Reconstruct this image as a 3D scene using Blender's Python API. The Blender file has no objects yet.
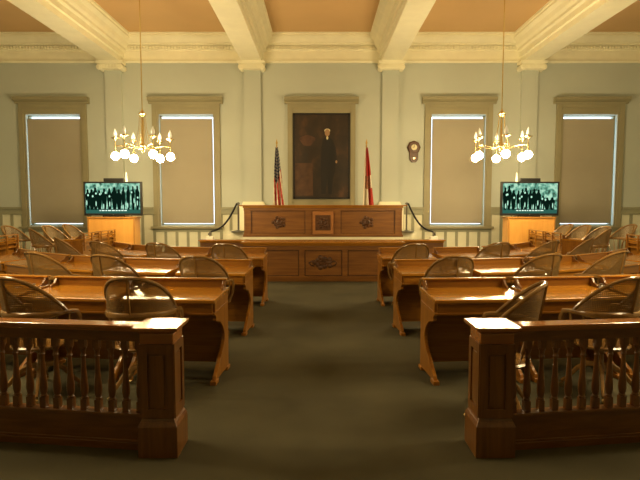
import bpy, math, random
from mathutils import Vector, Matrix
random.seed(7)
PI = math.pi
S = bpy.context.scene
COL = S.collection

# ------------------------------------------------------------------ camera, world, exposure
cam_d = bpy.data.cameras.new('camera')
cam_d.sensor_width = 36.0
cam_d.lens = 500 / 640 * 36
cam_d.clip_end = 200
cam = bpy.data.objects.new('camera', cam_d)
COL.objects.link(cam)
cam.location = (0, 0, 1.70)
cam.rotation_euler = (math.radians(90 - 4.0), 0, 0)
S.camera = cam

GLOBE_POWER = 70.0          # emission strength of one lit chandelier globe
LAMP_COLOUR = (1.0, 0.75, 0.39)
DAYLIGHT = 1.2
S.view_settings.view_transform = 'Standard'
S.view_settings.look = 'None'
S.view_settings.gamma = 1.0
S.view_settings.exposure = 1.9
S.view_settings.use_curve_mapping = False

w = bpy.data.worlds.new('world'); S.world = w
w.use_nodes = True
bgn = w.node_tree.nodes['Background']
bgn.inputs['Color'].default_value = (0.62, 0.82, 1.0, 1)
bgn.inputs['Strength'].default_value = DAYLIGHT

# ------------------------------------------------------------------ materials
def new_mat(name):
    m = bpy.data.materials.new(name); m.use_nodes = True
    nt = m.node_tree
    b = nt.nodes['Principled BSDF']
    return m, nt, b

def plain(name, col, rough=0.6, metal=0.0, var=0.08, scale=3.0, bump=0.0, spec=0.5, coat=0.0):
    m, nt, b = new_mat(name)
    b.inputs['Roughness'].default_value = rough
    b.inputs['Metallic'].default_value = metal
    b.inputs['Specular IOR Level'].default_value = spec
    b.inputs['Coat Weight'].default_value = coat
    tc = nt.nodes.new('ShaderNodeTexCoord')
    no = nt.nodes.new('ShaderNodeTexNoise'); no.inputs['Scale'].default_value = scale
    no.inputs['Detail'].default_value = 4
    nt.links.new(tc.outputs['Object'], no.inputs['Vector'])
    cr = nt.nodes.new('ShaderNodeValToRGB')
    cr.color_ramp.elements[0].position = 0.3; cr.color_ramp.elements[1].position = 0.7
    cr.color_ramp.elements[0].color = tuple(c * (1 - var) for c in col) + (1,)
    cr.color_ramp.elements[1].color = tuple(min(1, c * (1 + var)) for c in col) + (1,)
    nt.links.new(no.outputs['Fac'], cr.inputs['Fac'])
    nt.links.new(cr.outputs['Color'], b.inputs['Base Color'])
    if bump > 0:
        n2 = nt.nodes.new('ShaderNodeTexNoise'); n2.inputs['Scale'].default_value = 180
        nt.links.new(tc.outputs['Object'], n2.inputs['Vector'])
        bp = nt.nodes.new('ShaderNodeBump'); bp.inputs['Strength'].default_value = bump
        bp.inputs['Distance'].default_value = 0.004
        nt.links.new(n2.outputs['Fac'], bp.inputs['Height'])
        nt.links.new(bp.outputs['Normal'], b.inputs['Normal'])
    return m

def wood(name, dark, light, stretch, rough=0.3, coat=0.25):
    m, nt, b = new_mat(name)
    tc = nt.nodes.new('ShaderNodeTexCoord')
    mp = nt.nodes.new('ShaderNodeMapping'); mp.inputs['Scale'].default_value = stretch
    no = nt.nodes.new('ShaderNodeTexNoise'); no.inputs['Scale'].default_value = 1.0
    no.inputs['Detail'].default_value = 6; no.inputs['Roughness'].default_value = 0.6
    no.inputs['Distortion'].default_value = 0.6
    cr = nt.nodes.new('ShaderNodeValToRGB')
    cr.color_ramp.elements[0].position = 0.32; cr.color_ramp.elements[1].position = 0.68
    cr.color_ramp.elements[0].color = dark + (1,); cr.color_ramp.elements[1].color = light + (1,)
    nt.links.new(tc.outputs['Object'], mp.inputs['Vector'])
    nt.links.new(mp.outputs['Vector'], no.inputs['Vector'])
    nt.links.new(no.outputs['Fac'], cr.inputs['Fac'])
    nt.links.new(cr.outputs['Color'], b.inputs['Base Color'])
    b.inputs['Roughness'].default_value = rough
    b.inputs['Coat Weight'].default_value = coat
    b.inputs['Coat Roughness'].default_value = 0.18
    return m

def emit(name, col, strength):
    m = bpy.data.materials.new(name); m.use_nodes = True
    nt = m.node_tree; nt.nodes.clear()
    o = nt.nodes.new('ShaderNodeOutputMaterial'); e = nt.nodes.new('ShaderNodeEmission')
    e.inputs['Color'].default_value = tuple(col) + (1,); e.inputs['Strength'].default_value = strength
    nt.links.new(e.outputs[0], o.inputs[0])
    return m

M = {}
M['wall'] = plain('wall_paint', (0.49, 0.53, 0.46), 0.85, var=0.04, scale=0.7)
M['trim'] = plain('trim_paint', (0.30, 0.275, 0.165), 0.6, var=0.04)
M['cream'] = plain('cream_paint', (0.86, 0.83, 0.62), 0.6, var=0.04)
M['panel'] = plain('panel_paint', (0.74, 0.73, 0.55), 0.7, var=0.04)
M['batten'] = plain('batten_paint', (0.30, 0.30, 0.20), 0.6, var=0.04)
M['ceiling'] = plain('peach_ceiling_paint', (0.64, 0.42, 0.20), 0.85, var=0.05, scale=0.5)
M['blind'] = plain('roller_blind_fabric', (0.37, 0.335, 0.25), 0.9, var=0.03, scale=1.5)
M['carpet'] = plain('grey_green_carpet', (0.064, 0.059, 0.034), 0.95, var=0.18, scale=1.3, bump=0.3, spec=0.2)
DK, LT = (0.19, 0.068, 0.006), (0.31, 0.130, 0.014)
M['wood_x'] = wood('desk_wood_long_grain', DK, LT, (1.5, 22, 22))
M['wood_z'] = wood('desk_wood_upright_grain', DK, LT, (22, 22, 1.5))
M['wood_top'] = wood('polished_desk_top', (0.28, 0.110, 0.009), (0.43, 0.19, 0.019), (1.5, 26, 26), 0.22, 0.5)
M['rail_x'] = wood('railing_wood_long_grain', (0.105, 0.037, 0.006), (0.185, 0.074, 0.012), (1.5, 24, 24), 0.28, 0.35)
M['rail_z'] = wood('railing_wood_upright_grain', (0.105, 0.037, 0.006), (0.185, 0.074, 0.012), (24, 24, 1.5), 0.28, 0.35)
M['rail_top'] = wood('railing_cap_wood', (0.24, 0.085, 0.018), (0.36, 0.14, 0.03), (1.5, 24, 24), 0.2, 0.6)
M['dais_x'] = wood('dais_wood', (0.15, 0.057, 0.009), (0.255, 0.108, 0.019), (1.2, 1.2, 14), 0.4, 0.1)
M['dais_dark'] = wood('dais_dark_carving', (0.05, 0.018, 0.004), (0.11, 0.042, 0.009), (14, 14, 14), 0.4, 0.1)
M['seal'] = wood('dais_carved_square_wood', (0.30, 0.12, 0.03), (0.42, 0.18, 0.045), (3, 3, 14), 0.4, 0.1)
M['chair'] = wood('chair_bentwood', (0.15, 0.075, 0.020), (0.27, 0.15, 0.045), (8, 8, 8), 0.25, 0.4)
M['maple'] = wood('maple_veneer', (0.62, 0.30, 0.06), (0.74, 0.39, 0.09), (5, 5, 0.8), 0.4, 0.1)
M['maple_dark'] = plain('maple_edge', (0.45, 0.21, 0.045), 0.4)
M['brass'] = plain('brass', (0.78, 0.62, 0.32), 0.25, 1.0, var=0.03)
M['steel'] = plain('brushed_steel', (0.22, 0.22, 0.20), 0.4, 0.8, var=0.03)
M['black'] = plain('black_plastic', (0.012, 0.012, 0.012), 0.35, var=0.02)
M['rope'] = plain('black_velvet', (0.01, 0.01, 0.012), 0.9, var=0.02)
M['frost'] = plain('frosted_glass', (0.88, 0.94, 1.0), 0.4, var=0.01)
M['white'] = plain('white_paint', (0.8, 0.78, 0.68), 0.5, var=0.02)
M['globe'] = emit('lit_globe', LAMP_COLOUR, GLOBE_POWER)
M['red'] = plain('flag_red', (0.42, 0.03, 0.02), 0.8)
M['fwhite'] = plain('flag_white', (0.72, 0.66, 0.52), 0.8)
M['blue'] = plain('flag_blue', (0.02, 0.03, 0.08), 0.8)
M['gold'] = plain('flag_gold', (0.5, 0.32, 0.06), 0.5)
M['clockface'] = plain('clock_face', (0.66, 0.60, 0.36), 0.4, var=0.03)

# cane: woven with see-through holes
def cane():
    m, nt, b = new_mat('woven_cane')
    b.inputs['Base Color'].default_value = (0.15, 0.09, 0.028, 1)
    b.inputs['Roughness'].default_value = 0.5
    uv = nt.nodes.new('ShaderNodeUVMap')
    sp = nt.nodes.new('ShaderNodeSeparateXYZ'); nt.links.new(uv.outputs[0], sp.inputs[0])
    outs = []
    for ax in ('X', 'Y'):
        mu = nt.nodes.new('ShaderNodeMath'); mu.operation = 'MULTIPLY'; mu.inputs[1].default_value = 2 * PI / 0.016
        si = nt.nodes.new('ShaderNodeMath'); si.operation = 'SINE'
        gt = nt.nodes.new('ShaderNodeMath'); gt.operation = 'GREATER_THAN'; gt.inputs[1].default_value = 0.0
        nt.links.new(sp.outputs[ax], mu.inputs[0]); nt.links.new(mu.outputs[0], si.inputs[0]); nt.links.new(si.outputs[0], gt.inputs[0])
        outs.append(gt)
    an = nt.nodes.new('ShaderNodeMath'); an.operation = 'MULTIPLY'
    nt.links.new(outs[0].outputs[0], an.inputs[0]); nt.links.new(outs[1].outputs[0], an.inputs[1])
    iv = nt.nodes.new('ShaderNodeMath'); iv.operation = 'SUBTRACT'; iv.inputs[0].default_value = 1.0
    nt.links.new(an.outputs[0], iv.inputs[1]); nt.links.new(iv.outputs[0], b.inputs['Alpha'])
    return m
M['cane'] = cane()

def glass():
    m = bpy.data.materials.new('window_glass'); m.use_nodes = True
    nt = m.node_tree; nt.nodes.clear()
    o = nt.nodes.new('ShaderNodeOutputMaterial'); t = nt.nodes.new('ShaderNodeBsdfTransparent')
    g = nt.nodes.new('ShaderNodeBsdfGlossy'); g.inputs['Roughness'].default_value = 0.02
    mx = nt.nodes.new('ShaderNodeMixShader'); mx.inputs[0].default_value = 0.06
    nt.links.new(t.outputs[0], mx.inputs[1]); nt.links.new(g.outputs[0], mx.inputs[2]); nt.links.new(mx.outputs[0], o.inputs[0])
    return m
M['glass'] = glass()

# ------------------------------------------------------------------ mesh builder
class MB:
    def __init__(s): s.v = []; s.f = []; s.mi = []; s.uv = None
    def add(s, vs, fs, mi=0, T=None):
        n = len(s.v)
        s.v += [tuple(T @ Vector(p)) if T is not None else tuple(p) for p in vs]
        s.f += [tuple(i + n for i in f) for f in fs]; s.mi += [mi] * len(fs)
        return s
    def box(s, x0, x1, y0, y1, z0, z1, mi=0, T=None):
        vs = [(x, y, z) for z in (z0, z1) for y in (y0, y1) for x in (x0, x1)]
        return s.add(vs, [(0, 2, 3, 1), (4, 5, 7, 6), (0, 1, 5, 4), (2, 6, 7, 3), (0, 4, 6, 2), (1, 3, 7, 5)], mi, T)
    def frustum(s, a, b, mi=0):    # a, b = (x0,x1,y0,y1,z)
        vs = [(x, y, q[4]) for q in (a, b) for y in (q[2], q[3]) for x in (q[0], q[1])]
        return s.add(vs, [(0, 2, 3, 1), (4, 5, 7, 6), (0, 1, 5, 4), (2, 6, 7, 3), (0, 4, 6, 2), (1, 3, 7, 5)], mi)
    def lathe(s, prof, n=16, c=(0, 0), mi=0, T=None):
        vs = []; fs = []
        for r, z in prof:
            for k in range(n):
                a = 2 * PI * k / n; vs.append((c[0] + r * math.cos(a), c[1] + r * math.sin(a), z))
        for i in range(len(prof) - 1):
            for k in range(n):
                k2 = (k + 1) % n; fs.append((i * n + k, i * n + k2, (i + 1) * n + k2, (i + 1) * n + k))
        fs.append(tuple(range(n))[::-1]); fs.append(tuple((len(prof) - 1) * n + k for k in range(n)))
        return s.add(vs, fs, mi, T)
    def tube(s, pts, r, n=8, mi=0, closed=False, flat=1.0):
        pts = [Vector(p) for p in pts]; N = len(pts)
        R = r if isinstance(r, (list, tuple)) else [r] * N
        up = Vector((0.02, 0.03, 1)).normalized(); vs = []; fs = []
        prev = None
        for i, p in enumerate(pts):
            if closed: t = (pts[(i + 1) % N] - pts[i - 1])
            else: t = pts[min(i + 1, N - 1)] - pts[max(i - 1, 0)]
            t.normalize()
            if prev is None:
                ref = up if abs(t.dot(up)) < 0.9 else Vector((1, 0, 0))
                nrm = (ref - t * ref.dot(t)).normalized()
            else:
                nrm = (prev - t * prev.dot(t)).normalized()
            prev = nrm; bi = t.cross(nrm)
            for k in range(n):
                a = 2 * PI * k / n
                vs.append(p + nrm * (math.cos(a) * R[i]) + bi * (math.sin(a) * R[i] * flat))
        for i in range(N if closed else N - 1):
            j = (i + 1) % N
            for k in range(n):
                k2 = (k + 1) % n; fs.append((i * n + k, i * n + k2, j * n + k2, j * n + k))
        if not closed:
            fs.append(tuple(range(n))[::-1]); fs.append(tuple((N - 1) * n + k for k in range(n)))
        return s.add(vs, fs, mi)
    def prism(s, poly, a, b, axis='x', mi=0):
        # poly: 2D points; axis x -> (y,z) ; y -> (x,z) ; z -> (x,y)
        def P(p, t):
            return {'x': (t, p[0], p[1]), 'y': (p[0], t, p[1]), 'z': (p[0], p[1], t)}[axis]
        n = len(poly); vs = [P(p, a) for p in poly] + [P(p, b) for p in poly]
        fs = [tuple(range(n)), tuple(range(2 * n - 1, n - 1, -1))]
        fs += [(i, (i + 1) % n + 0, (i + 1) % n + n, i + n) for i in range(n)]
        return s.add(vs, fs, mi)
    def build(s, name, mats, parent=None, smooth=False, bevel=0.0, loc=None, rz=0.0):
        me = bpy.data.meshes.new(name); me.from_pydata(s.v, [], s.f)
        if not isinstance(mats, (list, tuple)): mats = [mats]
        for m in mats: me.materials.append(m)
        me.polygons.foreach_set('material_index', s.mi)
        import bmesh
        bm = bmesh.new(); bm.from_mesh(me); bmesh.ops.recalc_face_normals(bm, faces=bm.faces[:]); bm.to_mesh(me); bm.free()
        if smooth:
            me.polygons.foreach_set('use_smooth', [True] * len(me.polygons))
            try: me.set_sharp_from_angle(angle=math.radians(40))
            except Exception: pass
        if s.uv is not None:
            l = me.uv_layers.new(name='UVMap')
            for lp in me.loops: l.data[lp.index].uv = s.uv[lp.vertex_index]
        me.update()
        o = bpy.data.objects.new(name, me); COL.objects.link(o)
        if parent: o.parent = parent
        if loc: o.location = loc
        o.rotation_euler.z = rz
        if bevel > 0:
            b = o.modifiers.new('bevel', 'BEVEL'); b.width = bevel; b.segments = 2; b.limit_method = 'ANGLE'
        return o

def thing(name, label, cat, loc=(0, 0, 0), rz=0.0, group=None):
    o = bpy.data.objects.new(name, None); COL.objects.link(o)
    o.location = loc; o.rotation_euler.z = rz
    o['label'] = label; o['category'] = cat
    if group: o['group'] = group
    return o
def tag(o, label, cat, group=None):
    o['label'] = label; o['category'] = cat
    if group: o['group'] = group
    return o
def struct(o): o['kind'] = 'structure'; return o
def dup(root, label, loc, rz):
    r = root.copy(); COL.objects.link(r); r.location = loc; r.rotation_euler.z = rz; r['label'] = label
    for ch in list(root.children):
        c = ch.copy(); COL.objects.link(c); c.parent = r
        for g in list(ch.children):
            d = g.copy(); COL.objects.link(d); d.parent = c
    return r

# ------------------------------------------------------------------ room shell
CX = 0.045                       # centre line of the room
YB, YF = 15.0, -6.0              # far wall, wall behind the camera
XW = 10.25                       # half width
ZC = 6.6                         # ceiling
struct(MB().box(CX - XW, CX + XW, YF, YB, -0.1, 0).build('floor', M['carpet']))
struct(MB().box(CX - XW, CX + XW, YF, YB, ZC, ZC + 0.15).build('ceiling', M['ceiling']))
struct(MB().box(CX - XW - .3, CX - XW, YF, YB + .4, -0.1, ZC + .15).build('wall_left', M['wall']))
struct(MB().box(CX + XW, CX + XW + .3, YF, YB + .4, -0.1, ZC + .15).build('wall_right', M['wall']))
struct(MB().box(CX - XW - .3, CX + XW + .3, YF - .3, YF, -0.1, ZC + .15).build('wall_back', M['wall']))
WINX = [CX - 7.93, CX - 4.0, CX + 4.05, CX + 7.93]
WH, WZ0, WZ1 = 0.82, 1.10, 4.36  # half width and sill/head of the openings
# far wall with four window openings
mb = MB(); edges = [CX - XW - .3]
for x in WINX: edges += [x - WH, x + WH]
edges += [CX + XW + .3]
for i in range(0, len(edges), 2): mb.box(edges[i], edges[i + 1], YB, YB + .35, -0.1, ZC + .15)
for x in WINX:
    mb.box(x - WH, x + WH, YB, YB + .35, -0.1, WZ0); mb.box(x - WH, x + WH, YB, YB + .35, WZ1, ZC + .15)
struct(mb.build('wall_front', M['wall']))

# ceiling beams with stepped mouldings
bx = [CX - 6.1, CX - 2.02, CX + 2.02, CX + 6.1]
for i, x in enumerate(bx):
    sx = [(.29, 5.84), (.29, 5.98), (.335, 6.0), (.335, 6.14), (.40, 6.17), (.40, 6.24), (.46, 6.30), (.50, 6.40), (.60, 6.47), (.60, 6.52), (.63, 6.54), (.63, ZC + .02)]
    poly = [(x - a, z) for a, z in sx] + [(x + a, z) for a, z in sx[::-1]]
    o = struct(MB().prism(poly, YF, YB, 'y').build('trim_%d' % (i + 1), M['cream']))
# entablature along far wall (between beams)
prof = [(0, 5.85), (.07, 5.85), (.09, 5.88), (.09, 5.91), (.05, 5.93), (.05, 6.18), (.09, 6.20), (.09, 6.32), (.18, 6.34), (.18, 6.37), (.24, 6.40), (.30, 6.47), (.40, 6.52), (.40, 6.56), (.44, 6.57), (.44, ZC + .02), (0, ZC + .02)]
cuts = [CX - XW, *[c for x in bx for c in (x - .29, x + .29)], CX + XW]
mb = MB()
mb.prism([(YB - a, z) for a, z in prof], CX - XW, CX + XW, 'x')
x = CX - XW + .05
while x < CX + XW:
    if min(abs(x - b) for b in bx) > 0.45: mb.box(x, x + .05, YB - .15, YB - .08, 6.23, 6.31)
    x += .09
struct(mb.build('trim_5', M['cream']))
struct(MB().prism([(CX - XW + a, z) for a, z in prof], YF, YB, 'y').build('trim_6', M['cream']))
struct(MB().prism([(CX + XW - a, z) for a, z in prof], YF, YB, 'y').build('trim_7', M['cream']))

# pilasters (each with an ionic capital and a base)
for i, x in enumerate(bx):
    p = struct(MB().box(x - .24, x + .24, YB - .10, YB, 0, 5.87).build('trim_%d' % (8 + i), M['wall']))
    cap = MB().box(x - .38, x + .38, YB - .36, YB - .05, 5.76, 5.84)
    cap.box(x - .30, x + .30, YB - .30, YB - .05, 5.62, 5.76)
    for s_ in (-1, 1):
        T = Matrix.Translation((x + s_ * .30, YB - .17, 5.67)) @ Matrix.Rotation(PI / 2, 4, 'X')
        cap.lathe([(.05, -.15), (.085, -.15), (.085, .15), (.05, .15)], 16, T=T)
        T = Matrix.Translation((x + s_ * .30, YB - .33, 5.67)) @ Matrix.Rotation(PI / 2, 4, 'X')
        cap.lathe([(.035, -.02), (.035, .02)], 12, T=T)
    for k in range(-2, 3): cap.box(x + k * .09 - .025, x + k * .09 + .025, YB - .32, YB - .29, 5.64, 5.73)
    c = struct(cap.build('capital', M['cream'], p)); del c['kind']
    base = MB().box(x - .40, x + .40, YB - .22, YB, 0, 1.66)
    base.prism([(x - .40, 1.66), (x + .40, 1.66), (x + .34, 1.70), (x + .30, 1.80), (x - .30, 1.80), (x - .34, 1.70)], YB - .18, YB, 'y')
    base.build('plinth', M['cream'], p)

# wainscot: chair rail, battens, panels
def wainscot(n, x0, x1, ztop, with_rail=True):
    mb = MB().box(x0, x1, YB - .02, YB, 0.05, ztop, 0)
    if with_rail:
        mb.box(x0, x1, YB - .05, YB, ztop - .20, ztop - .06, 1); mb.box(x0, x1, YB - .09, YB, ztop - .06, ztop, 1)
        mb.box(x0, x1, YB - .07, YB, ztop - .22, ztop - .19, 1)
    else: mb.box(x0, x1, YB - .05, YB, ztop - .10, ztop, 1)
    mb.box(x0, x1, YB - .05, YB, 0, .28, 1)
    k = max(1, round((x1 - x0) / .33)); st = (x1 - x0) / k
    for i in range(k + 1):
        c = x0 + i * st; a, b = max(x0, c - .04), min(x1, c + .04)
        mb.box(a, b, YB - .045, YB, .2, ztop - .08, 1)
    struct(mb.build('trim_%d' % n, [M['panel'], M['batten']]))
n = 12
segs = []
pts = sorted([CX - XW] + [c for x in WINX for c in (x - 1.0, x + 1.0)] + [CX + XW, CX - 1.12, CX + 1.12])
for a, b in [(CX - XW, WINX[0] - 1.0), (WINX[0] + 1.0, bx[0] - .4), (bx[0] + .4, WINX[1] - 1.0), (WINX[1] + 1.0, bx[1] - .4), (bx[1] + .4, CX - 1.12),
             (CX + 1.12, bx[2] - .4), (bx[2] + .4, WINX[2] - 1.0), (WINX[2] + 1.0, bx[3] - .4), (bx[3] + .4, WINX[3] - 1.0), (WINX[3] + 1.0, CX + XW)]:
    wainscot(n, a, b, 1.64); n += 1
for x in WINX: wainscot(n, x - 1.0, x + 1.0, 1.0, False); n += 1

# windows: casing, cornice, sill, sash, glass, roller blind
def casing(mb, x, zb, zh=4.40, ztop=4.72):
    mb.box(x - 1.0, x - .86, YB - .07, YB, zb, ztop); mb.box(x + .86, x + 1.0, YB - .07, YB, zb, ztop)
    mb.box(x - .87, x - .80, YB - .045, YB + .02, zb, zh); mb.box(x + .80, x + .87, YB - .045, YB + .02, zb, zh)
    mb.box(x - .87, x + .87, YB - .05, YB, zh - .03, zh + .16); mb.box(x - .87, x + .87, YB - .07, YB, zh + .15, ztop)
def cornice(x):
    poly = [(YB, 4.67), (YB - .09, 4.67), (YB - .09, 4.72), (YB - .14, 4.74), (YB - .20, 4.77), (YB - .20, 4.83), (YB - .22, 4.85), (YB, 4.86)]
    mb = MB().prism(poly, x - 1.09, x + 1.09, 'x')
    return mb
leak = {0: (-.775, .80, 4.30), 1: (-.755, .78, 4.30), 2: (-.78, .755, 4.30), 3: (-.80, .73, 4.30)}
for i, x in enumerate(WINX):
    win = bpy.data.objects.new('window_%d' % (i + 1), None); COL.objects.link(win); win['kind'] = 'structure'
    mb = MB(); casing(mb, x, 1.02); mb.build('window_casing', M['trim'], win)
    cornice(x).build('window_cornice', M['trim'], win)
    MB().box(x - 1.08, x + 1.08, YB - .14, YB + .1, 1.0, 1.06).build('window_sill', M['trim'], win)
    mb = MB()
    mb.box(x - WH, x - WH + .05, YB + .12, YB + .2, WZ0, WZ1); mb.box(x + WH - .05, x + WH, YB + .12, YB + .2, WZ0, WZ1)
    mb.box(x - WH, x + WH, YB + .12, YB + .2, WZ1 - .03, WZ1); mb.box(x - WH, x + WH, YB + .12, YB + .2, WZ0, WZ0 + .03)
    mb.build('window_sash', M['trim'], win)
    MB().box(x - WH, x + WH, YB + .22, YB + .23, WZ0, WZ1).build('window_pane', M['glass'], win)
    a, b, zt = leak[i]
    bl = MB().box(x + a, x + b, YB - .01, YB - .004, 1.17, 4.245).build('window_blind', M['blind'], win)
    MB().tube([(x + a, YB - .006, 1.165), (x + b, YB - .006, 1.165)], .012).build('hem_bar', M['trim'], bl)

# raised side tiers of the floor
for s_ in (1, -1):
    poly = [(4.75, 9.75), (4.98, 9.15), (5.8, 9.1), (6.05, 8.9), (10.2, 8.9), (10.2, 14.9), (4.75, 14.9)]
    poly = [(CX + s_ * a, b) for a, b in poly]
    struct(MB().prism(poly, 0, .15, 'z').build('floor_tier', M['carpet']))

# ------------------------------------------------------------------ portrait, clock, flags
mb = MB(); casing(mb, CX, 1.5)
mb.box(CX - .87, CX + .87, YB - .02, YB, 1.5, 4.40)
c = struct(mb.build('trim_40', M['trim']))
cornice(CX).build('cornice', M['trim'], c)

def portrait_mat():
    m, nt, b = new_mat('dark_oil_paint')
    tc = nt.nodes.new('ShaderNodeTexCoord')
    mp = nt.nodes.new('ShaderNodeMapping'); mp.inputs['Scale'].default_value = (1.6, 1, 1.1)
    no = nt.nodes.new('ShaderNodeTexNoise'); no.inputs['Scale'].default_value = 1.7; no.inputs['Detail'].default_value = 5
    cr = nt.nodes.new('ShaderNodeValToRGB')
    e = cr.color_ramp.elements
    e[0].position = .3; e[0].color = (.012, .008, .003, 1); e[1].position = .75; e[1].color = (.085, .035, .010, 1)
    x = e.new(.55); x.color = (.030, .016, .006, 1)
    nt.links.new(tc.outputs['Object'], mp.inputs[0]); nt.links.new(mp.outputs[0], no.inputs['Vector'])
    nt.links.new(no.outputs['Fac'], cr.inputs[0]); nt.links.new(cr.outputs[0], b.inputs['Base Color'])
    b.inputs['Roughness'].default_value = .45
    return m
M['oil'] = portrait_mat()
M['oil_black'] = plain('oil_black', (.008, .006, .004), .5)
M['oil_brown'] = plain('oil_brown', (.07, .03, .010), .5, var=.3, scale=6)
M['oil_red'] = plain('oil_red', (.07, .028, .012), .5, var=.4, scale=5)
M['oil_skin'] = plain('oil_skin', (.34, .20, .10), .5)
t = thing('portrait', 'tall dark oil painting of a standing figure, hung on the far wall above the dais', 'painting', (CX + .0, YB - .02, 1.88))
W2, H2 = .84, 2.52
mb = MB()
for a in ((-W2, -W2 + .05, 0, H2), (W2 - .05, W2, 0, H2), (-W2, W2, 0, .05), (-W2, W2, H2 - .05, H2)):
    mb.box(a[0], a[1], -.05, 0, a[2], a[3])
mb.build('picture_frame', M['oil_black'], t)
def blob(mb, cx, cz, rx, rz_, y, mi=0, n=20, wob=.0):
    vs = [(cx + rx * (1 + wob * math.sin(3 * a * 2 * PI / n)) * math.cos(2 * PI * a / n), y, cz + rz_ * math.sin(2 * PI * a / n)) for a in range(n)]
    mb.add(vs, [tuple(range(n))], mi)
mb = MB().box(-W2 + .04, W2 - .04, -.03, 0, .04, H2 - .04, 0)
blob(mb, -.42, 1.72, .22, .16, -.0305, 2, wob=.2)
mb.add([(-.8, -.0306, .1), (-.25, -.0306, .1), (-.27, -.0306, 1.06), (-.8, -.0306, 1.06)], [(0, 1, 2, 3)], 1)
fig = [(.0, .15), (-.02, .6), (-.02, 1.1), (.0, 1.55), (.03, 1.72), (.10, 1.82), (.24, 1.82), (.33, 1.74), (.42, 1.5), (.46, 1.15), (.42, 1.1), (.40, .8), (.34, .6), (.30, .15), (.2, .15), (.17, .6), (.12, .15)]
mb.add([(a, -.0307, b) for a, b in fig], [tuple(range(len(fig)))], 3)
blob(mb, .17, 1.95, .075, .105, -.0309, 4)
blob(mb, .17, 2.01, .085, .06, -.0308, 5)
blob(mb, .17, 1.80, .03, .05, -.0309, 5)
blob(mb, .44, 1.10, .03, .045, -.0309, 4)
mb.build('canvas', [M['oil'], M['oil_brown'], M['oil_red'], M['oil_black'], M['oil_skin'], M['clockface']], t)

t = thing('wall_clock', 'dark wooden pendulum wall clock with round dial, right of the portrait', 'clock', (2.78, YB, 3.02))
T = Matrix.Rotation(PI / 2, 4, 'X')
body = MB().lathe([(.02, 0), (.2, 0), (.2, .06), (.165, .09), (.02, .09)], 8, T=Matrix.Translation((0, 0, .38)) @ T)
body.prism([(-.12, .02), (-.06, -.06), (.06, -.06), (.12, .02), (.13, .25), (-.13, .25)], -.08, 0, 'y')
body.build('clock_case', M['dais_dark'], t, bevel=.006)
MB().lathe([(.001, 0), (.085, 0), (.085, .012), (.001, .012)], 24, T=Matrix.Translation((0, -.09, .38)) @ T).build('dial', M['clockface'], t)
mb = MB().box(-.006, .006, -.108, -.104, .38, .47); mb.box(-.05, 0, -.112, -.108, .374, .386)
mb.build('clock_hands', M['black'], t)
MB().lathe([(.001, 0), (.035, 0), (.035, .01), (.001, .01)], 16, T=Matrix.Translation((0, -.08, .06)) @ T).build('pendulum', M['brass'], t)

def flag(x, y, zb, kind, label, lean):
    t = thing('flag', label, 'flag', (x, y, zb))
    MB().lathe([(.0, 0), (.16, 0), (.16, .03), (.05, .06), (.02, .1)], 20).build('flag_base', M['brass'], t, smooth=True)
    MB().tube([(0, 0, .05), (0, 0, 2.32)], .014).build('flag_pole', M['maple_dark'], t)
    MB().lathe([(.0, 2.30), (.025, 2.33), (.012, 2.36), (.03, 2.40), (.0, 2.52)], 10).build('finial', M['gold'], t, smooth=True)
    NU, NV = 30, 60; mb = MB()
    vs = []; 
    for j in range(NV + 1):
        v = j / NV; z = 2.24 - 1.75 * v
        sp = .03 + .14 * v ** .8
        for i in range(NU + 1):
            u = i / NU
            x_ = (u - .5) * 2 * sp * (1.0) + lean * .06 * v
            y_ = -.03 - (.02 + .06 * v) * math.sin(u * 5.2 * PI + v) - .02
            vs.append((x_, y_, z + .10 * abs(u - .5)))
    mb.v = vs
    for j in range(NV):
        for i in range(NU):
            u, v = i / NU, j / NV
            if kind == 'us':
                if v < .44 + .10 * math.sin(u * 5):
                    mi = 1 if (i * 7 + j * 3) % 11 < 3 and j % 3 != 0 else 2
                else:
                    mi = 0 if int((u * 1.0 - v * .35 + 2) * 6.5) % 2 == 0 else 1
                if j > NV - 2: mi = 3
            else:
                d = abs(u - .5 - .25 * (v - .3))
                mi = (0 if u > .30 else 1) if v < .42 else (0 if d < .16 else 1)
                if .42 < v < .62 and abs(u - .5) < .28: mi = 3 if (i + j) % 3 == 0 else 2 if (i + j) % 3 == 1 else 0
                if v > .62: mi = 1 if u < .52 + .25 * (v - .62) else 0
            a = j * (NU + 1) + i
            mb.f.append((a, a + 1, a + NU + 2, a + NU + 1)); mb.mi.append(mi)
    o = mb.build('flag_cloth', [M['red'], M['fwhite'], M['blue'], M['gold']], t, smooth=True)
    so = o.modifiers.new('thick', 'SOLIDIFY'); so.thickness = .004
flag(-1.19, 13.9, 1.0, 'us', 'furled red, white and blue flag with stars and stripes, left of the portrait', 1)
flag(1.28, 13.9, 1.0, 'fl', 'furled red and white flag hanging on a pole, right of the portrait', 1)

# ------------------------------------------------------------------ dais
def carve(mb, cx, cz, y, sx, sz, mi=1):
    for k in range(10):
        a = 2 * PI * k / 10; r = .62 + .22 * (k % 2)
        T = Matrix.Translation((cx + sx * r * math.cos(a), y, cz + sz * r * math.sin(a))) @ Matrix.Rotation(PI / 2, 4, 'X')
        mb.lathe([(.0, -.004), (sx * .28, -.004), (sx * .22, .012), (sx * .06, .02)], 8, mi=mi, T=T)
    T = Matrix.Translation((cx, y, cz)) @ Matrix.Diagonal((1, 1, sz / sx, 1)) @ Matrix.Rotation(PI / 2, 4, 'X')
    mb.lathe([(.0, -.004), (sx * .46, -.004), (sx * .46, .015), (sx * .34, .03), (sx * .25, .012), (.0, .012)], 20, mi=mi, T=T)
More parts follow.
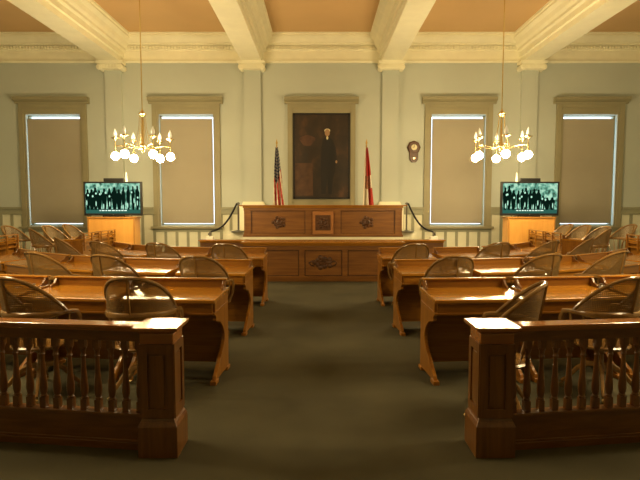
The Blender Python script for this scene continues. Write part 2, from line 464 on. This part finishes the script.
# low platform everything stands on
o = MB().box(CX - 2.95, CX + 2.95, 12.30, 13.115, 0, .80).build('lower_platform', M['carpet']); tag(o, 'lower carpeted step behind the clerk counter that carries the high bench', 'platform')
o = MB().box(CX - 2.5, CX + 2.5, 13.12, 14.6, 0, .99).build('upper_platform', M['panel']); tag(o, 'upper cream-painted platform behind the high bench, carrying the flags and rope posts', 'platform')

t = thing('high_bench', 'long upper wooden bench with carved rosettes and a lighter square, atop the dais', 'bench', (CX + .03, 12.5, .80))
MB().box(-2.0, 2.0, -.03, .55, 0, .105).build('painted_plinth', M['panel'], t)
MB().box(-1.97, 1.97, 0, .5, .105, .84).build('body', M['dais_x'], t)
mb = MB().box(-2.09, 2.09, -.06, .6, .87, .90); mb.box(-2.0, 2.0, -.04, .56, .83, .87)
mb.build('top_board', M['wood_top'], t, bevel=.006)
mb = MB().box(-2.0, 2.0, -.035, 0, .105, .165); mb.box(-1.98, 1.98, -.02, 0, .165, .19); mb.box(-1.98, 1.98, -.025, 0, .76, .83)
for a, b in ((-1.96, -1.80), (1.80, 1.96), (-.44, -.28), (.28, .44)): mb.box(a, b, -.022, 0, .19, .76)
for a in (-1.97, 1.93): mb.box(a, a + .04, -.035, 0, .16, .76)
mb.build('front_frame', M['dais_x'], t, bevel=.004)
for a, b in ((-1.80, -.44), (.44, 1.80)):
    mb = MB()
    for q in ((a, a + .02, .19, .76), (b - .02, b, .19, .76), (a, b, .19, .205), (a, b, .745, .76)): mb.box(q[0], q[1], -.012, 0, q[2], q[3])
    mb.build('panel_molding', M['dais_dark'], t)
mb = MB(); carve(mb, -1.10, .47, -.002, .17, .15, 0); mb.build('carving', M['dais_dark'], t)
mb = MB(); carve(mb, 1.10, .47, -.002, .17, .15, 0); mb.build('carving', M['dais_dark'], t)
MB().box(-.26, .26, -.06, 0, .17, .74).build('center_block', M['seal'], t, bevel=.005)
mb = MB().box(-.19, .19, -.066, -.055, .27, .65); carve(mb, 0, .46, -.067, .14, .14, 0)
mb.build('carved_seal', M['dais_dark'], t)

t = thing('clerk_counter', 'low wooden counter with three panels and a carved wreath, in front of the high bench', 'counter', (CX + .02, 11.08, 0))
MB().box(-1.72, 1.72, 0, .6, 0, .84).build('body', M['dais_x'], t)
mb = MB().box(-1.82, 1.82, -.10, .72, .845, .885); mb.box(-1.77, 1.77, -.05, .66, .80, .845)
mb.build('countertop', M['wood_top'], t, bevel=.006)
mb = MB().box(-1.73, 1.73, -.03, 0, 0, .12); mb.box(-1.73, 1.73, -.025, 0, .70, .80)
for a in (-1.73, -.53, .43, 1.60): mb.box(a, a + .12, -.025, 0, .12, .70)
mb.build('front_frame', M['dais_x'], t, bevel=.004)
for a, b in ((-1.61, -.53), (-.41, .43), (.55, 1.60)):
    mb = MB()
    for q in ((a, a + .022, .12, .70), (b - .022, b, .12, .70), (a, b, .12, .142), (a, b, .678, .70)): mb.box(q[0], q[1], -.012, 0, q[2], q[3])
    mb.build('panel_molding', M['dais_dark'], t)
mb = MB(); carve(mb, 0, .42, -.002, .22, .14, 0)
for s_ in (-1, 1):
    mb.tube([(s_ * .15, -.01, .40), (s_ * .24, -.015, .46), (s_ * .31, -.01, .42), (s_ * .27, -.01, .36), (s_ * .19, -.01, .34)], .018, 6)
mb.build('carved_wreath', M['dais_dark'], t)

for s_, nm in ((-1, 'left'), (1, 'right')):
    x0, x1 = sorted((CX + s_ * 1.80, CX + s_ * 2.98))
    t = thing('side_counter', 'wooden side counter capped with a ledge, %s of the clerk counter' % nm, 'counter', ((x0 + x1) / 2, 12.1, 0))
    h = (x1 - x0) / 2
    MB().box(-h + .03, h - .03, 0, .2, 0, .80).build('body', M['dais_x'], t)
    mb = MB().box(-h, h, -.10, .2, .83, .86); mb.box(-h + .03, h - .03, -.06, .2, .79, .83)
    mb.build('ledge', M['wood_top'], t, bevel=.004)
    mb = MB()
    for k in range(4): mb.box(-h + .04 + k * (2 * h - .16) / 3, -h + .12 + k * (2 * h - .16) / 3, -.02, 0, .1, .79)
    mb.box(-h + .03, h - .03, -.021, 0, 0, .12); mb.box(-h + .03, h - .03, -.021, 0, .70, .79)
    mb.build('front_frame', M['dais_x'], t)

# stanchions, rope and rope anchors on the dais
for s_, nm in ((-1, 'left'), (1, 'right')):
    px = CX + .02 + s_ * 2.22
    t = thing('stanchion', 'slim metal rope post with a round base at the %s end of the high bench' % nm, 'stanchion', (px, 13.2, .99))
    MB().lathe([(0, 0), (.2, 0), (.2, .02), (.05, .045), (.02, .06)], 20).build('base', M['steel'], t, smooth=True)
    MB().tube([(0, 0, .04), (0, 0, .74)], .022).build('pole', M['steel'], t)
    MB().lathe([(.02, .72), (.04, .73), (.04, .77), (.02, .785), (0, .79)], 14).build('pole_top', M['steel'], t, smooth=True)
    q = CX + s_ * 2.78
    t = thing('rope_holder', 'short silver rope holder standing on the %s side counter' % nm, 'rope holder', (q, 12.42, .80))
    MB().box(-.09, .09, -.07, .07, 0, .12).build('base_block', M['white'], t, bevel=.01)
    MB().tube([(0, 0, .12), (0, 0, .24)], .025).build('pole', M['steel'], t)
    pts = []
    a = Vector((px + s_ * .03, 13.17, 1.74)); b = Vector((q - s_ * .02, 12.44, 1.04))
    for k in range(17):
        f = k / 16; p = a.lerp(b, f); p.z -= .20 * math.sin(PI * f) * (1 - .15 * f); p.x += 0; pts.append(p)
    pts.append(b + Vector((s_ * .06, -.02, -.08))); 
    o = MB().tube(pts, .024, 8).build('barrier_rope', M['rope'], smooth=True)
    tag(o, 'black velvet barrier rope sagging %s of the high bench' % nm, 'rope')

# ------------------------------------------------------------------ media cabinets and televisions
def screen_mat():
    m = bpy.data.materials.new('screen_picture'); m.use_nodes = True
    nt = m.node_tree; nt.nodes.clear(); N = nt.nodes.new; L = nt.links.new
    out = N('ShaderNodeOutputMaterial'); tc = N('ShaderNodeTexCoord')
    no = N('ShaderNodeTexNoise'); no.inputs['Scale'].default_value = 11; no.inputs['Detail'].default_value = 6
    L(tc.outputs['Object'], no.inputs['Vector'])
    cr = N('ShaderNodeValToRGB'); e = cr.color_ramp.elements
    e[0].position = .36; e[0].color = (.03, .09, .06, 1); e[1].position = .62; e[1].color = (.50, .85, .62, 1)
    x = e.new(.48); x.color = (.14, .42, .30, 1)
    L(no.outputs['Fac'], cr.inputs[0])
    em = N('ShaderNodeEmission'); em.inputs['Strength'].default_value = .24; L(cr.outputs[0], em.inputs[0])
    gl = N('ShaderNodeBsdfGlossy'); gl.inputs['Roughness'].default_value = .12; gl.inputs['Color'].default_value = (.04, .04, .04, 1)
    ad = N('ShaderNodeAddShader'); L(em.outputs[0], ad.inputs[0]); L(gl.outputs[0], ad.inputs[1]); L(ad.outputs[0], out.inputs[0])
    return m
M['scr'] = screen_mat()
M['scr_dark'] = emit('screen_dark_figures', (.004, .016, .010), .2)
M['scr_light'] = emit('screen_light_figures', (.55, .95, .72), .26)
M['scr_text'] = emit('screen_caption', (.8, 1.0, .85), .3)
M['scr_blue'] = emit('screen_teal', (.04, .16, .12), .2)
rng = random.Random(3)
for s_, nm in ((-1, 'left'), (1, 'right')):
    cx = -5.20 if s_ < 0 else 5.27
    t = thing('media_cabinet', 'pale maple cabinet under the television at the far %s' % nm, 'cabinet', (cx, 12.45, .15))
    MB().box(-.57, .57, 0, .42, .05, 1.22).build('body', M['maple'], t, bevel=.005)
    MB().box(-.60, .60, -.02, .44, 1.22, 1.255).build('top_board', M['maple_dark'], t, bevel=.004)
    MB().box(-.55, .55, .02, .4, 0, .05).build('toe_kick', M['black'], t)
    MB().box(-.585, -.55, -.012, .0, .05, 1.22).build('corner_strip', M['maple_dark'], t)
    MB().box(.55, .585, -.012, .0, .05, 1.22).build('corner_strip', M['maple_dark'], t)
    t = thing('television', 'black flat television showing a greenish crowd picture, on the %s maple cabinet' % nm, 'television', (cx - .03 * s_ * 0, 12.62, 1.405))
    w_, h_ = .73, .85
    MB().box(-w_, w_, -.03, .04, .03, h_ + .03).build('screen_housing', M['black'], t, bevel=.006)
    mb = MB(); y = -.0315
    sw, z0, z1 = w_ - .045, .085, h_ - .01
    mb.add([(-sw, y, z0), (sw, y, z0), (sw, y, z1), (-sw, y, z1)], [(0, 1, 2, 3)], 0)
    # teal street, row of dark figures with pale hands and faces, caption line
    mb.add([(-sw, y - .0004, z0), (sw, y - .0004, z0), (sw, y - .0004, z0 + .10), (-sw, y - .0004, z0 + .12)], [(0, 1, 2, 3)], 4)
    k = 0; x = -sw + .06
    while x < sw - .05:
        if s_ > 0 and x > sw * .38: hgt = rng.uniform(.25, .38)
        else: hgt = rng.uniform(.48, .6)
        wd = rng.uniform(.045, .075); zb = z0 + .09
        poly = [(x - wd * .5, zb), (x - wd * .9, zb + hgt * .4), (x - wd, zb + hgt * .75), (x - wd * .4, zb + hgt * .88), (x + wd * .4, zb + hgt * .88), (x + wd, zb + hgt * .72), (x + wd * .8, zb + hgt * .35), (x + wd * .5, zb)]
        yy = y - .0008 - k * .00002
        mb.add([(a, yy, b) for a, b in poly], [tuple(range(8))], 1)
        blob(mb, x, zb + hgt * .93, wd * .45, hgt * .09, yy, 1, 10)
        if rng.random() < .75: blob(mb, x + rng.uniform(-.04, .04), zb + hgt * rng.uniform(.5, .85), .022, .028, yy - .0006, 2, 8)
        if rng.random() < .6: blob(mb, x + rng.uniform(-.03, .03), zb + hgt * rng.uniform(.1, .4), .014, .07, yy - .0006, 2, 8)
        x += rng.uniform(.085, .13); k += 1
    x = -.34
    while x < .34:
        l = rng.uniform(.03, .08); mb.add([(x, y - .002, z0 + .06), (x + l, y - .002, z0 + .06), (x + l, y - .002, z0 + .085), (x, y - .002, z0 + .085)], [(0, 1, 2, 3)], 3); x += l + .02
    mb.build('screen', [M['scr'], M['scr_dark'], M['scr_light'], M['scr_text'], M['scr_blue']], t)
    MB().box(-.25, .25, -.08, .1, 0, .03).build('stand', M['black'], t)
    mb = MB().lathe([(.001, 0), (.012, 0), (.012, .003), (.001, .003)], 10, T=Matrix.Translation((0, -.03, .055)) @ Matrix.Rotation(PI / 2, 4, 'X'))
    mb.build('power_light', M['steel'], t)
    bxx = cx + (-.0 if s_ > 0 else .03)
    o = MB().box(-.25, .25, -.04, .05, 0, .085).build('camera_bar', M['black'], loc=(bxx, 12.62, 1.405 + h_ + .03), bevel=.01)
    tag(o, 'slim black box on top of the %s television' % nm, 'electronics box')
    lx = (129.5 - 320.5) * 12.9 / 500 if s_ < 0 else (514.5 - 320.5) * 12.9 / 500
    o = MB().lathe([(0, 0), (.05, 0), (.05, .02), (.03, .03), (.03, .98), (.022, 1.0), (.018, 1.10), (0, 1.13)], 12).build('slim_post', M['white'], loc=(lx, 12.80, 1.405), smooth=True)
    tag(o, 'slim white upright post rising behind the %s television' % nm, 'post')

# ------------------------------------------------------------------ chandeliers
def chandelier(x, y, th0, label):
    t = thing('chandelier', label, 'chandelier', (x, y, 0))
    MB().tube([(0, 0, 3.72), (0, 0, 6.56)], .012, 8).build('rod', M['brass'], t, smooth=True)
    MB().lathe([(0, 6.50), (.05, 6.50), (.11, 6.55), (.12, 6.60), (0, 6.60)], 20).build('ceiling_cup', M['brass'], t, smooth=True)
    MB().lathe([(0, 3.66), (.05, 3.68), (.09, 3.73), (.05, 3.77), (.03, 3.80), (.012, 3.84)], 16).build('crown_ring', M['brass'], t, smooth=True)
    MB().lathe([(0, 2.86), (.02, 2.88), (.035, 2.92), (.02, 2.95), (.05, 2.97), (.07, 3.02), (.05, 3.06), (.03, 3.10), (.02, 3.70)], 14).build('center_stem', M['brass'], t, smooth=True)
    for k in range(6):
        a = math.radians(th0 + 60 * k); c, s_ = math.cos(a), math.sin(a)
        def P(r, z): return (c * r, s_ * r, z)
        arm = MB().tube([P(.05, 3.0), P(.15, 2.97), P(.3, 2.995), P(.45, 3.02), P(.58, 3.01), P(.59, 3.02)], [.012] * 6, 8)
        arm = arm.build('arm', M['brass'], t, smooth=True)
        MB().tube([P(.06, 3.70), P(.08, 3.45), P(.13, 3.2), P(.2, 3.0)], .006, 6).build('brace', M['brass'], arm, smooth=True)
        cup = MB().lathe([(.0, 3.0), (.012, 3.0), (.012, 3.14), (.035, 3.16), (.085, 3.18), (.09, 3.195), (.03, 3.20), (.02, 3.22), (0, 3.22)], 14, c=(c * .59, s_ * .59)).build('candle_cup', M['brass'], arm, smooth=True)
        MB().lathe([(.0, 3.20), (.03, 3.21), (.042, 3.26), (.036, 3.31), (.018, 3.36), (0, 3.40)], 12, c=(c * .59, s_ * .59)).build('candle_shade', M['frost'], arm, smooth=True)
        MB().lathe([(0, 3.03), (.014, 3.03), (.014, 2.92), (.035, 2.91), (.035, 2.875), (0, 2.875)], 12, c=(c * .59, s_ * .59)).build('socket', M['brass'], arm, smooth=True)
        R = .09; zc = 2.79
        MB().lathe([(max(.0005, R * math.sin(PI * q / 8)), zc - R * math.cos(PI * q / 8)) for q in range(9)], 12, c=(c * .59, s_ * .59)).build('globe', M['globe'], arm, smooth=True)
    return t
chandelier(CX - 4.02, 11.35, 10, 'brass chandelier with six lit globes, hanging at the left')
chandelier(CX + 4.02, 11.35, 20, 'brass chandelier with six lit globes, hanging at the right')
# a second pair hangs nearer, beyond the sides of the frame; it lights the near desks
for s_, nm in ((-1, 'left'), (1, 'right')):
    chandelier(CX + s_ * 4.02, 4.4, 0, 'brass chandelier with six lit globes over the near desks at the %s' % nm)

# ------------------------------------------------------------------ railings
def bal_profile():
    return [(.0, .335), (.021, .335), (.024, .345), (.019, .355), (.024, .37), (.027, .40), (.026, .43), (.020, .50), (.015, .60), (.014, .63), (.02, .645), (.014, .66), (.017, .68), (.024, .70), (.024, .705), (0, .705)]
for s_, nm in ((-1, 'left'), (1, 'right')):
    t = thing('railing', 'carved wooden balustrade with a square end post, %s of the aisle' % nm, 'railing', (CX + s_ * 1.135, 3.385, 0))
    h = .133
    po = MB().box(-.105, .105, -.105, .105, .20, .80).build('end_post', M['rail_z'], t, bevel=.004)
    mb = MB().box(-h, h, -h, h, 0, .215); mb.frustum((-h, h, -h, h, .215), (-.118, .118, -.118, .118, .245)); mb.frustum((-.118, .118, -.118, .118, .245), (-.108, .108, -.108, .108, .265))
    mb.build('plinth', M['rail_z'], po, bevel=.003)
    mb = MB().box(-.112, .112, -.112, .112, .775, .845); mb.frustum((-.114, .114, -.114, .114, .845), (-.135, .135, -.135, .135, .868)); mb.box(-.150, .150, -.150, .150, .868, .892)
    mb.build('cap', M['rail_top'], po, bevel=.004)
    # raised frames with a sunk field on the four faces
    for k in range(4):
        T = Matrix.Rotation(k * PI / 2, 4, 'Z')
        fr = MB()
        for a in ((-.112, -.062, .27, .775), (.062, .112, .27, .775), (-.062, .062, .27, .33), (-.062, .062, .715, .775)):
            fr.box(a[0], a[1], -.119, -.104, a[2], a[3], T=T)
        fr.build('panel_frame', M['rail_z'], po)
        fl = MB().box(-.045, .045, -.113, -.104, .35, .695, T=T); fl.build('panel_field', M['rail_z'], po)
    ang = s_ * math.radians(7.0)
    L = 2.55
    Rm = Matrix.Rotation(ang, 4, 'Z')
    def local(a, b): return (s_ * a, b)
    def seg(mb, a0, a1, y0, y1, z0, z1):
        x0, x1 = sorted((s_ * a0, s_ * a1)); mb.box(x0, x1, y0, y1, z0, z1, T=Rm)
    mb = MB(); seg(mb, .1, L, -.065, .065, .855, .882); seg(mb, .1, L, -.048, .048, .835, .855)
    mb.build('top_rail', M['rail_top'], t, bevel=.006)
    mb = MB(); seg(mb, .1, L, -.035, .035, .765, .835)
    mb.build('upper_board', M['rail_x'], t, bevel=.003)
    mb = MB(); seg(mb, .1, L, -.045, .045, .235, .258); seg(mb, .1, L, -.030, .030, .06, .235); seg(mb, .1, L, -.045, .045, 0, .05); seg(mb, .1, L, -.037, .037, .05, .068)
    mb.build('bottom_rail', M['rail_x'], t, bevel=.004)
    k = 0; a = .165
    while a < L - .03:
        b_ = MB(); p = Rm @ Vector((s_ * a, 0, 0)); TT = Matrix.Translation(p) @ Rm
        b_.box(-.021, .021, -.021, .021, .256, .335, T=TT); b_.lathe(bal_profile(), 12, T=TT); b_.box(-.021, .021, -.021, .021, .705, .768, T=TT)
        b_.build('baluster', M['rail_z'], t, smooth=True)
        a += .104

# ------------------------------------------------------------------ desks
def arcpts(fn, n): return [fn(i / n) for i in range(n + 1)]
END = ([(-.02, 0)] if 0 else [])
def end_profile():
    # (y,z): y = 0 at front edge of desk, .50 at rear
    p = [(.50, .03), (.50, .82), (.02, .785), (.02, .665), (.045, .65), (.06, .625), (.05, .60)]
    # concave sweep bulging backwards
    for k in range(1, 13):
        f = k / 12; a = -PI * .42 + PI * .92 * f
        z = .60 - .44 * f
        y = .10 + .25 * math.sin(PI * min(1, f * 1.02)) ** .75 + .0 * a
        if f > .92: y = .14
        p.append((y, z))
    p += [(.06, .10), (.02, .075), (.0, .03)]
    return p
def desk(p, q, z, label, slat=False, wells=True):
    """p, q = rear ledge ends in plan; desk front faces away from the dais"""
    p, q = Vector(p), Vector(q)
    if p.x > q.x: p, q = q, p
    d = q - p; wdt = d.length; rz = math.atan2(d.y, d.x)
    t = thing('desk', label, 'desk', (p.x, p.y, z), rz, 'wooden members desks in curved rows')
    # local frame: x along ledge, rear edge at y=0, front at y=-.50
    W_ = wdt; Y = lambda y: y - .50
    top = MB()
    a, b = (-.01, W_ + .01)
    prof_ = [(-.535, .785), (-.535, .812), (-.525, .819), (0.0, .853), (.01, .853), (.01, .823), (-.5, .785)]
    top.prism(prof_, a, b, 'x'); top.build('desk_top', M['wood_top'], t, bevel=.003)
    MB().prism([(-.51, .68), (-.51, .79), (-.49, .79), (-.49, .68)], .02, W_ - .02, 'x').build('drawer_front', M['wood_x'], t, bevel=.004)
    mb = MB().prism([(-.52, .672), (-.52, .688), (-.02, .722), (-.02, .706)], -.006, W_ + .006, 'x')
    mb.build('apron_molding', M['wood_x'], t)
    for x0 in (0, W_ - .035):
        e = MB().prism([(Y(y), zz) for y, zz in end_profile()], x0, x0 + .035, 'x').build('end_panel', M['wood_z'], t, bevel=.004)
        MB().box(x0 - .012, x0 + .047, -.53, -.42, 0, .04).build('foot', M['wood_x'], e, bevel=.006)
        MB().box(x0 - .012, x0 + .047, -.09, .02, 0, .04).build('foot', M['wood_x'], e, bevel=.006)
    MB().box(.03, W_ - .03, -.06, -.035, .08, .82).build('modesty_panel', M['wood_x'], t)
    # ledge at the back with scrolled ends
    if slat:
        mb = MB()
        for z0 in (.70, .785, .87): mb.box(0, W_, 0, .02, z0, z0 + .03)
        for x0 in (0, W_ / 2 - .02, W_ - .04): mb.box(x0, x0 + .03, .018, .04, .60, .96)
        mb.box(0, W_, -.01, .04, .95, .965)
        mb.build('slatted_ledge', M['wood_x'], t)
    else:
        mb = MB().box(.03, W_ - .03, -.035, -.012, .845, .935)
        mb.build('back_ledge', M['wood_x'], t)
        MB().box(.0, W_, -.055, .005, .933, .950).build('ledge_cap', M['wood_top'], t, bevel=.005)
    for x0 in (.012, W_ - .036):
        pr = [(-.02, .845), (-.02, .934), (-.06, .930), (-.075, .905), (-.09, .885), (-.125, .875), (-.145, .862), (-.15, .842)]
        MB().prism(pr, x0, x0 + .024, 'x').build('bracket', M['rail_x'], t, bevel=.003)
    return t

DESKS = []
ROWS = {
 1: [((1.02, 5.13), (1.90, 5.19)), ((1.99, 5.20), (2.87, 5.30)), ((2.95, 5.32), (3.82, 5.47))],
 2: [((1.00, 6.92), (1.90, 6.99)), ((1.99, 7.0), (2.88, 7.17)), ((2.96, 7.20), (3.78, 7.52)), ((3.86, 7.57), (4.60, 8.05)), ((4.67, 8.11), (5.30, 8.72))],
 3: [((1.00, 8.84), (1.90, 8.88)), ((1.99, 8.90), (2.86, 9.08)), ((2.93, 9.12), (3.65, 9.60)), ((3.70, 9.66), (4.28, 10.30))],
}
rown = {1: 'nearest row', 2: 'middle row', 3: 'farthest row'}
posn = ['beside the aisle', 'second from the aisle', 'third from the aisle', 'fourth from the aisle', 'fifth from the aisle']
for s_, nm in ((-1, 'left'), (1, 'right')):
    for r in (1, 2, 3):
        for i, (p, q) in enumerate(ROWS[r]):
            pp = (CX + s_ * (p[0] - .02), p[1]); qq = (CX + s_ * (q[0] - .02), q[1])
            DESKS.append((Vector(min(pp, qq)), Vector(max(pp, qq)))); desk(pp, qq, 0, 'polished wooden desk %s in the %s, %s side' % (posn[i], rown[r], nm))
    # desks standing on the side tiers, turned to the centre, open slatted ledges
    for (p, q), lab in ((((4.95, 10.30), (5.0, 11.15)), 'wooden desk with slatted ledge on the %s tier, right in front of the maple cabinet'),
                        (((5.0, 11.22), (5.02, 12.05)), 'wooden desk with slatted ledge on the %s tier, nearest the maple cabinet'),
                        (((6.12, 9.25), (6.20, 10.12)), 'wooden desk with slatted ledge on the %s tier, farthest out by the outer window')):
        if 'right in front' in lab: lab = 'wooden desk with slatted ledge on the %s tier, second from the maple cabinet'
        P_, Q_ = (CX + s_ * p[0], p[1]), (CX + s_ * q[0], q[1])
        d = Vector(Q_) - Vector(P_); W_ = d.length
        t = desk((0, 0), (W_, 0), .15, lab % nm, slat=True)
        # front of the desk (users) points outwards, away from the aisle
        if s_ > 0: t.location = (P_[0], P_[1], .15); t.rotation_euler.z = math.atan2(d.y, d.x)
        else: t.location = (Q_[0], Q_[1], .15); t.rotation_euler.z = math.atan2(-d.y, -d.x)

# inkwell-like fittings between desks
for x, y, nm in ((-2.96, 5.16, 'left'), (2.91, 5.16, 'right')):
    t = thing('pen_stand', 'small shiny pen stand with a thin rod on the %s nearest desks' % nm, 'pen stand', (x, y - .03, .842))
    MB().lathe([(0, 0), (.028, 0), (.028, .012), (.014, .03), (.018, .045), (0, .05)], 12).build('cup', M['steel'], t, smooth=True)
    MB().tube([(0, 0, .035), (-.15 if x < 0 else .09, -.07, .015)], .004, 6).build('pen', M['steel'], t)

# ------------------------------------------------------------------ chairs
def make_chair():
    t = thing('armchair', 'x', 'chair', (0, 0, 0), 0, 'bentwood armchairs with cane backs')
    Rx, Ry, za = .295, .275, .755
    MB().lathe([(0, .425), (.20, .425), (.235, .44), (.24, .455), (.225, .468), (.12, .46), (0, .458)], 24).build('seat', M['chair'], t, smooth=True)
    arm = [(-Rx + .035, .15, .46), (-Rx - .01, .17, .58), (-Rx - .02, .165, .69), (-Rx - .015, .14, .745), (-Rx - .01, .09, .755), (-Rx, .02, za)]
    U = [(Rx * math.sin(a), -Ry * math.cos(a) , za) for a in [math.radians(x) for x in range(-85, 86, 10)]]
    pts = arm + U + [(-x, y, z) for x, y, z in arm[::-1]]
    MB().tube(pts, [.016] * len(arm) + [.017 + .008 * math.cos(math.radians(x)) for x in range(-85, 86, 10)] + [.016] * len(arm), 8, flat=1.35).build('arm_rail', M['chair'], t, smooth=True)
    hoop = []; low = []
    n = 32
    for k in range(n + 1):
        s = PI * k / n; cs, sn = math.cos(s), math.sin(s)
        sx = math.copysign(abs(cs) ** .72, cs)
        x = -Rx * sx
        rise = sn ** .9
        yb = -Ry * math.sqrt(max(0, 1 - sx * sx))
        lift = .33 * rise
        y = (1 - sn) * .05 + yb * 1.0 - .055 * rise
        hoop.append((x * (1 + .02 * rise), y, za + .005 + lift)); low.append((x, yb if sn > .05 else .02, za))
    MB().tube(hoop, .016, 8).build('hoop', M['chair'], t, smooth=True)
    cb = MB(); K = 6; uv = []; u = 0
    for k in range(n + 1):
        if k: u += (Vector(hoop[k]) - Vector(hoop[k - 1])).xy.length
        for j in range(K + 1):
            p = Vector(low[k]).lerp(Vector(hoop[k]), j / K); cb.v.append(tuple(p)); uv.append((u, p.z))
    for k in range(n):
        for j in range(K):
            a = k * (K + 1) + j; cb.f.append((a, a + 1, a + K + 2, a + K + 1)); cb.mi.append(0)
    cb.uv = uv; cb.build('cane_back', M['cane'], t, smooth=True)
    MB().tube([(0, -Ry, za), (0, -Ry - .03, za + .16), (0, -Ry - .055, za + .33)], .008, 6, flat=2.2).build('back_strap', M['chair'], t, smooth=True)
    for a in list(range(-80, 81, 20)):
        r = math.radians(a)
        MB().tube([(.21 * math.sin(r), -.20 * math.cos(r), .45), ((.5 * .21 + .5 * Rx + .012) * math.sin(r), -(.5 * .2 + .5 * Ry + .012) * math.cos(r), .6), (Rx * math.sin(r), -Ry * math.cos(r), za)], [.007, .011, .007], 6).build('spindle', M['chair'], t, smooth=True)
    for s_ in (-1, 1):
        MB().tube([(s_ * .225, .06, .45), (s_ * .285, .07, .6), (s_ * .30, .08, .75)], [.007, .011, .007], 6).build('spindle', M['chair'], t, smooth=True)
    MB().lathe([(0, .20), (.05, .20), (.055, .24), (.03, .28), (.03, .36), (.08, .40), (.10, .425), (0, .425)], 14).build('pedestal', M['chair'], t, smooth=True)
    for k in range(4):
        a = PI / 4 + k * PI / 2; c, s_ = math.cos(a), math.sin(a)
        lg = MB().tube([(c * .03, s_ * .03, .25), (c * .10, s_ * .10, .25), (c * .18, s_ * .18, .20), (c * .26, s_ * .26, .10), (c * .31, s_ * .31, .055)], [.026, .026, .022, .019, .017], 8, flat=.8).build('leg', M['chair'], t, smooth=True)
        MB().lathe([(0, -.012), (.022, -.012), (.022, .012), (0, .012)], 10, T=Matrix.Translation((c * .31, s_ * .31, .022)) @ Matrix.Rotation(a, 4, 'Z') @ Matrix.Rotation(PI / 2, 4, 'X')).build('caster', M['brass'], lg, smooth=True)
    return t
CH = [  # apex x, apex y, floor z, yaw (deg), label
 (-1.60, 4.14, 0, 0, 'cane-back armchair behind the left railing, at the nearest-row desk beside the aisle'),
 (-2.66, 4.28, 0, -24, 'cane-back armchair at the picture\'s left edge behind the left railing'),
 (1.76, 3.86, 0, 66, 'cane-back armchair turned sideways just behind the right end post'),
 (2.66, 4.28, 0, 22, 'cane-back armchair behind the right railing, near the picture\'s right edge'),
 (-1.48, 6.04, 0, -8, 'cane-back armchair at the middle-row desk beside the aisle, left side'),
 (-2.64, 6.30, 0, -18, 'cane-back armchair second from the aisle in the middle row, left side'),
 (-3.70, 6.48, 0, -24, 'cane-back armchair third from the aisle in the middle row, left side'),
 (1.64, 6.02, 0, 6, 'cane-back armchair at the middle-row desk beside the aisle, right side'),
 (2.88, 6.32, 0, 20, 'cane-back armchair second from the aisle in the middle row, right side'),
 (3.98, 6.60, 0, 30, 'cane-back armchair third from the aisle in the middle row, right side'),
 (-1.50, 7.98, 0, -8, 'cane-back armchair at the farthest-row desk beside the aisle, left side'),
 (-2.64, 8.06, 0, -14, 'cane-back armchair second from the aisle in the farthest row, left side'),
 (-3.75, 8.30, 0, -24, 'cane-back armchair third from the aisle in the farthest row, left side'),
 (1.50, 8.10, 0, 8, 'cane-back armchair at the farthest-row desk beside the aisle, right side'),
 (2.90, 8.28, 0, 14, 'cane-back armchair second from the aisle in the farthest row, right side'),
 (4.0, 8.45, 0, 32, 'cane-back armchair third from the aisle in the farthest row, right side'),
 (-4.95, 9.30, 0, -50, 'cane-back armchair fourth from the aisle in the farthest row, left side'),
 (-5.65, 9.7, .15, -55, 'dark cane-back armchair at the near edge of the left tier, between two desk rows'),
 (5.10, 9.30, 0, 55, 'cane-back armchair fourth from the aisle in the farthest row, right side'),
 (5.65, 9.7, .15, 58, 'dark cane-back armchair at the near edge of the right tier, between two desk rows'),
 (-6.1, 11.07, .15, -95, 'pale armchair under the left outer window, second from the maple cabinet'),
 (-6.1, 11.92, .15, -95, 'pale armchair under the left outer window, nearest the maple cabinet'),
 (-6.95, 11.0, .15, -95, 'pale armchair at the far left edge of the picture on the tier'),
 (6.05, 12.05, .15, 95, 'pale armchair under the right outer window, nearest the maple cabinet'),
 (6.1, 11.36, .15, 98, 'pale armchair under the right outer window, middle one of three'),
 (6.15, 10.68, .15, 95, 'pale armchair under the right outer window, right one of three'),
 (7.35, 11.7, .15, 95, 'pale armchair at the picture\'s right edge beside the outer window'),
]
chair0 = make_chair()
for i, (ax, ay, z, yaw, lab) in enumerate(CH):
    r = math.radians(yaw)
    # the apex sits 0.35 behind the chair's centre
    fx, fy = -math.sin(r), math.cos(r)
    loc = Vector((ax + fx * .33, ay + fy * .33, z))
    for it in range(6):          # keep the arms clear of the desk fronts
        for P_, Q_ in DESKS:
            u = (Q_ - P_); W_ = u.length; u.normalize(); nv = Vector((-u.y, u.x)); worst = 0
            for lx, ly in [(-.33, .145), (.33, .145), (-.31, .05), (.31, .05), (.28, -.12), (-.28, -.12), (.2, -.2), (-.2, -.2), (0, .24)]:
                if abs(lx) < .1: continue
                wx = Vector((loc.x + lx * math.cos(r) - ly * math.sin(r), loc.y + lx * math.sin(r) + ly * math.cos(r))) - P_
                if -.02 < wx.dot(u) < W_ + .02 and -.56 < wx.dot(nv) < 0: worst = max(worst, wx.dot(nv) + .56)
            if 0 < worst < .56: loc.x -= nv.x * worst; loc.y -= nv.y * worst
    if i == 0:
        chair0.location = loc; chair0.rotation_euler.z = r; chair0['label'] = lab
    else: dup(chair0, lab, loc, r)
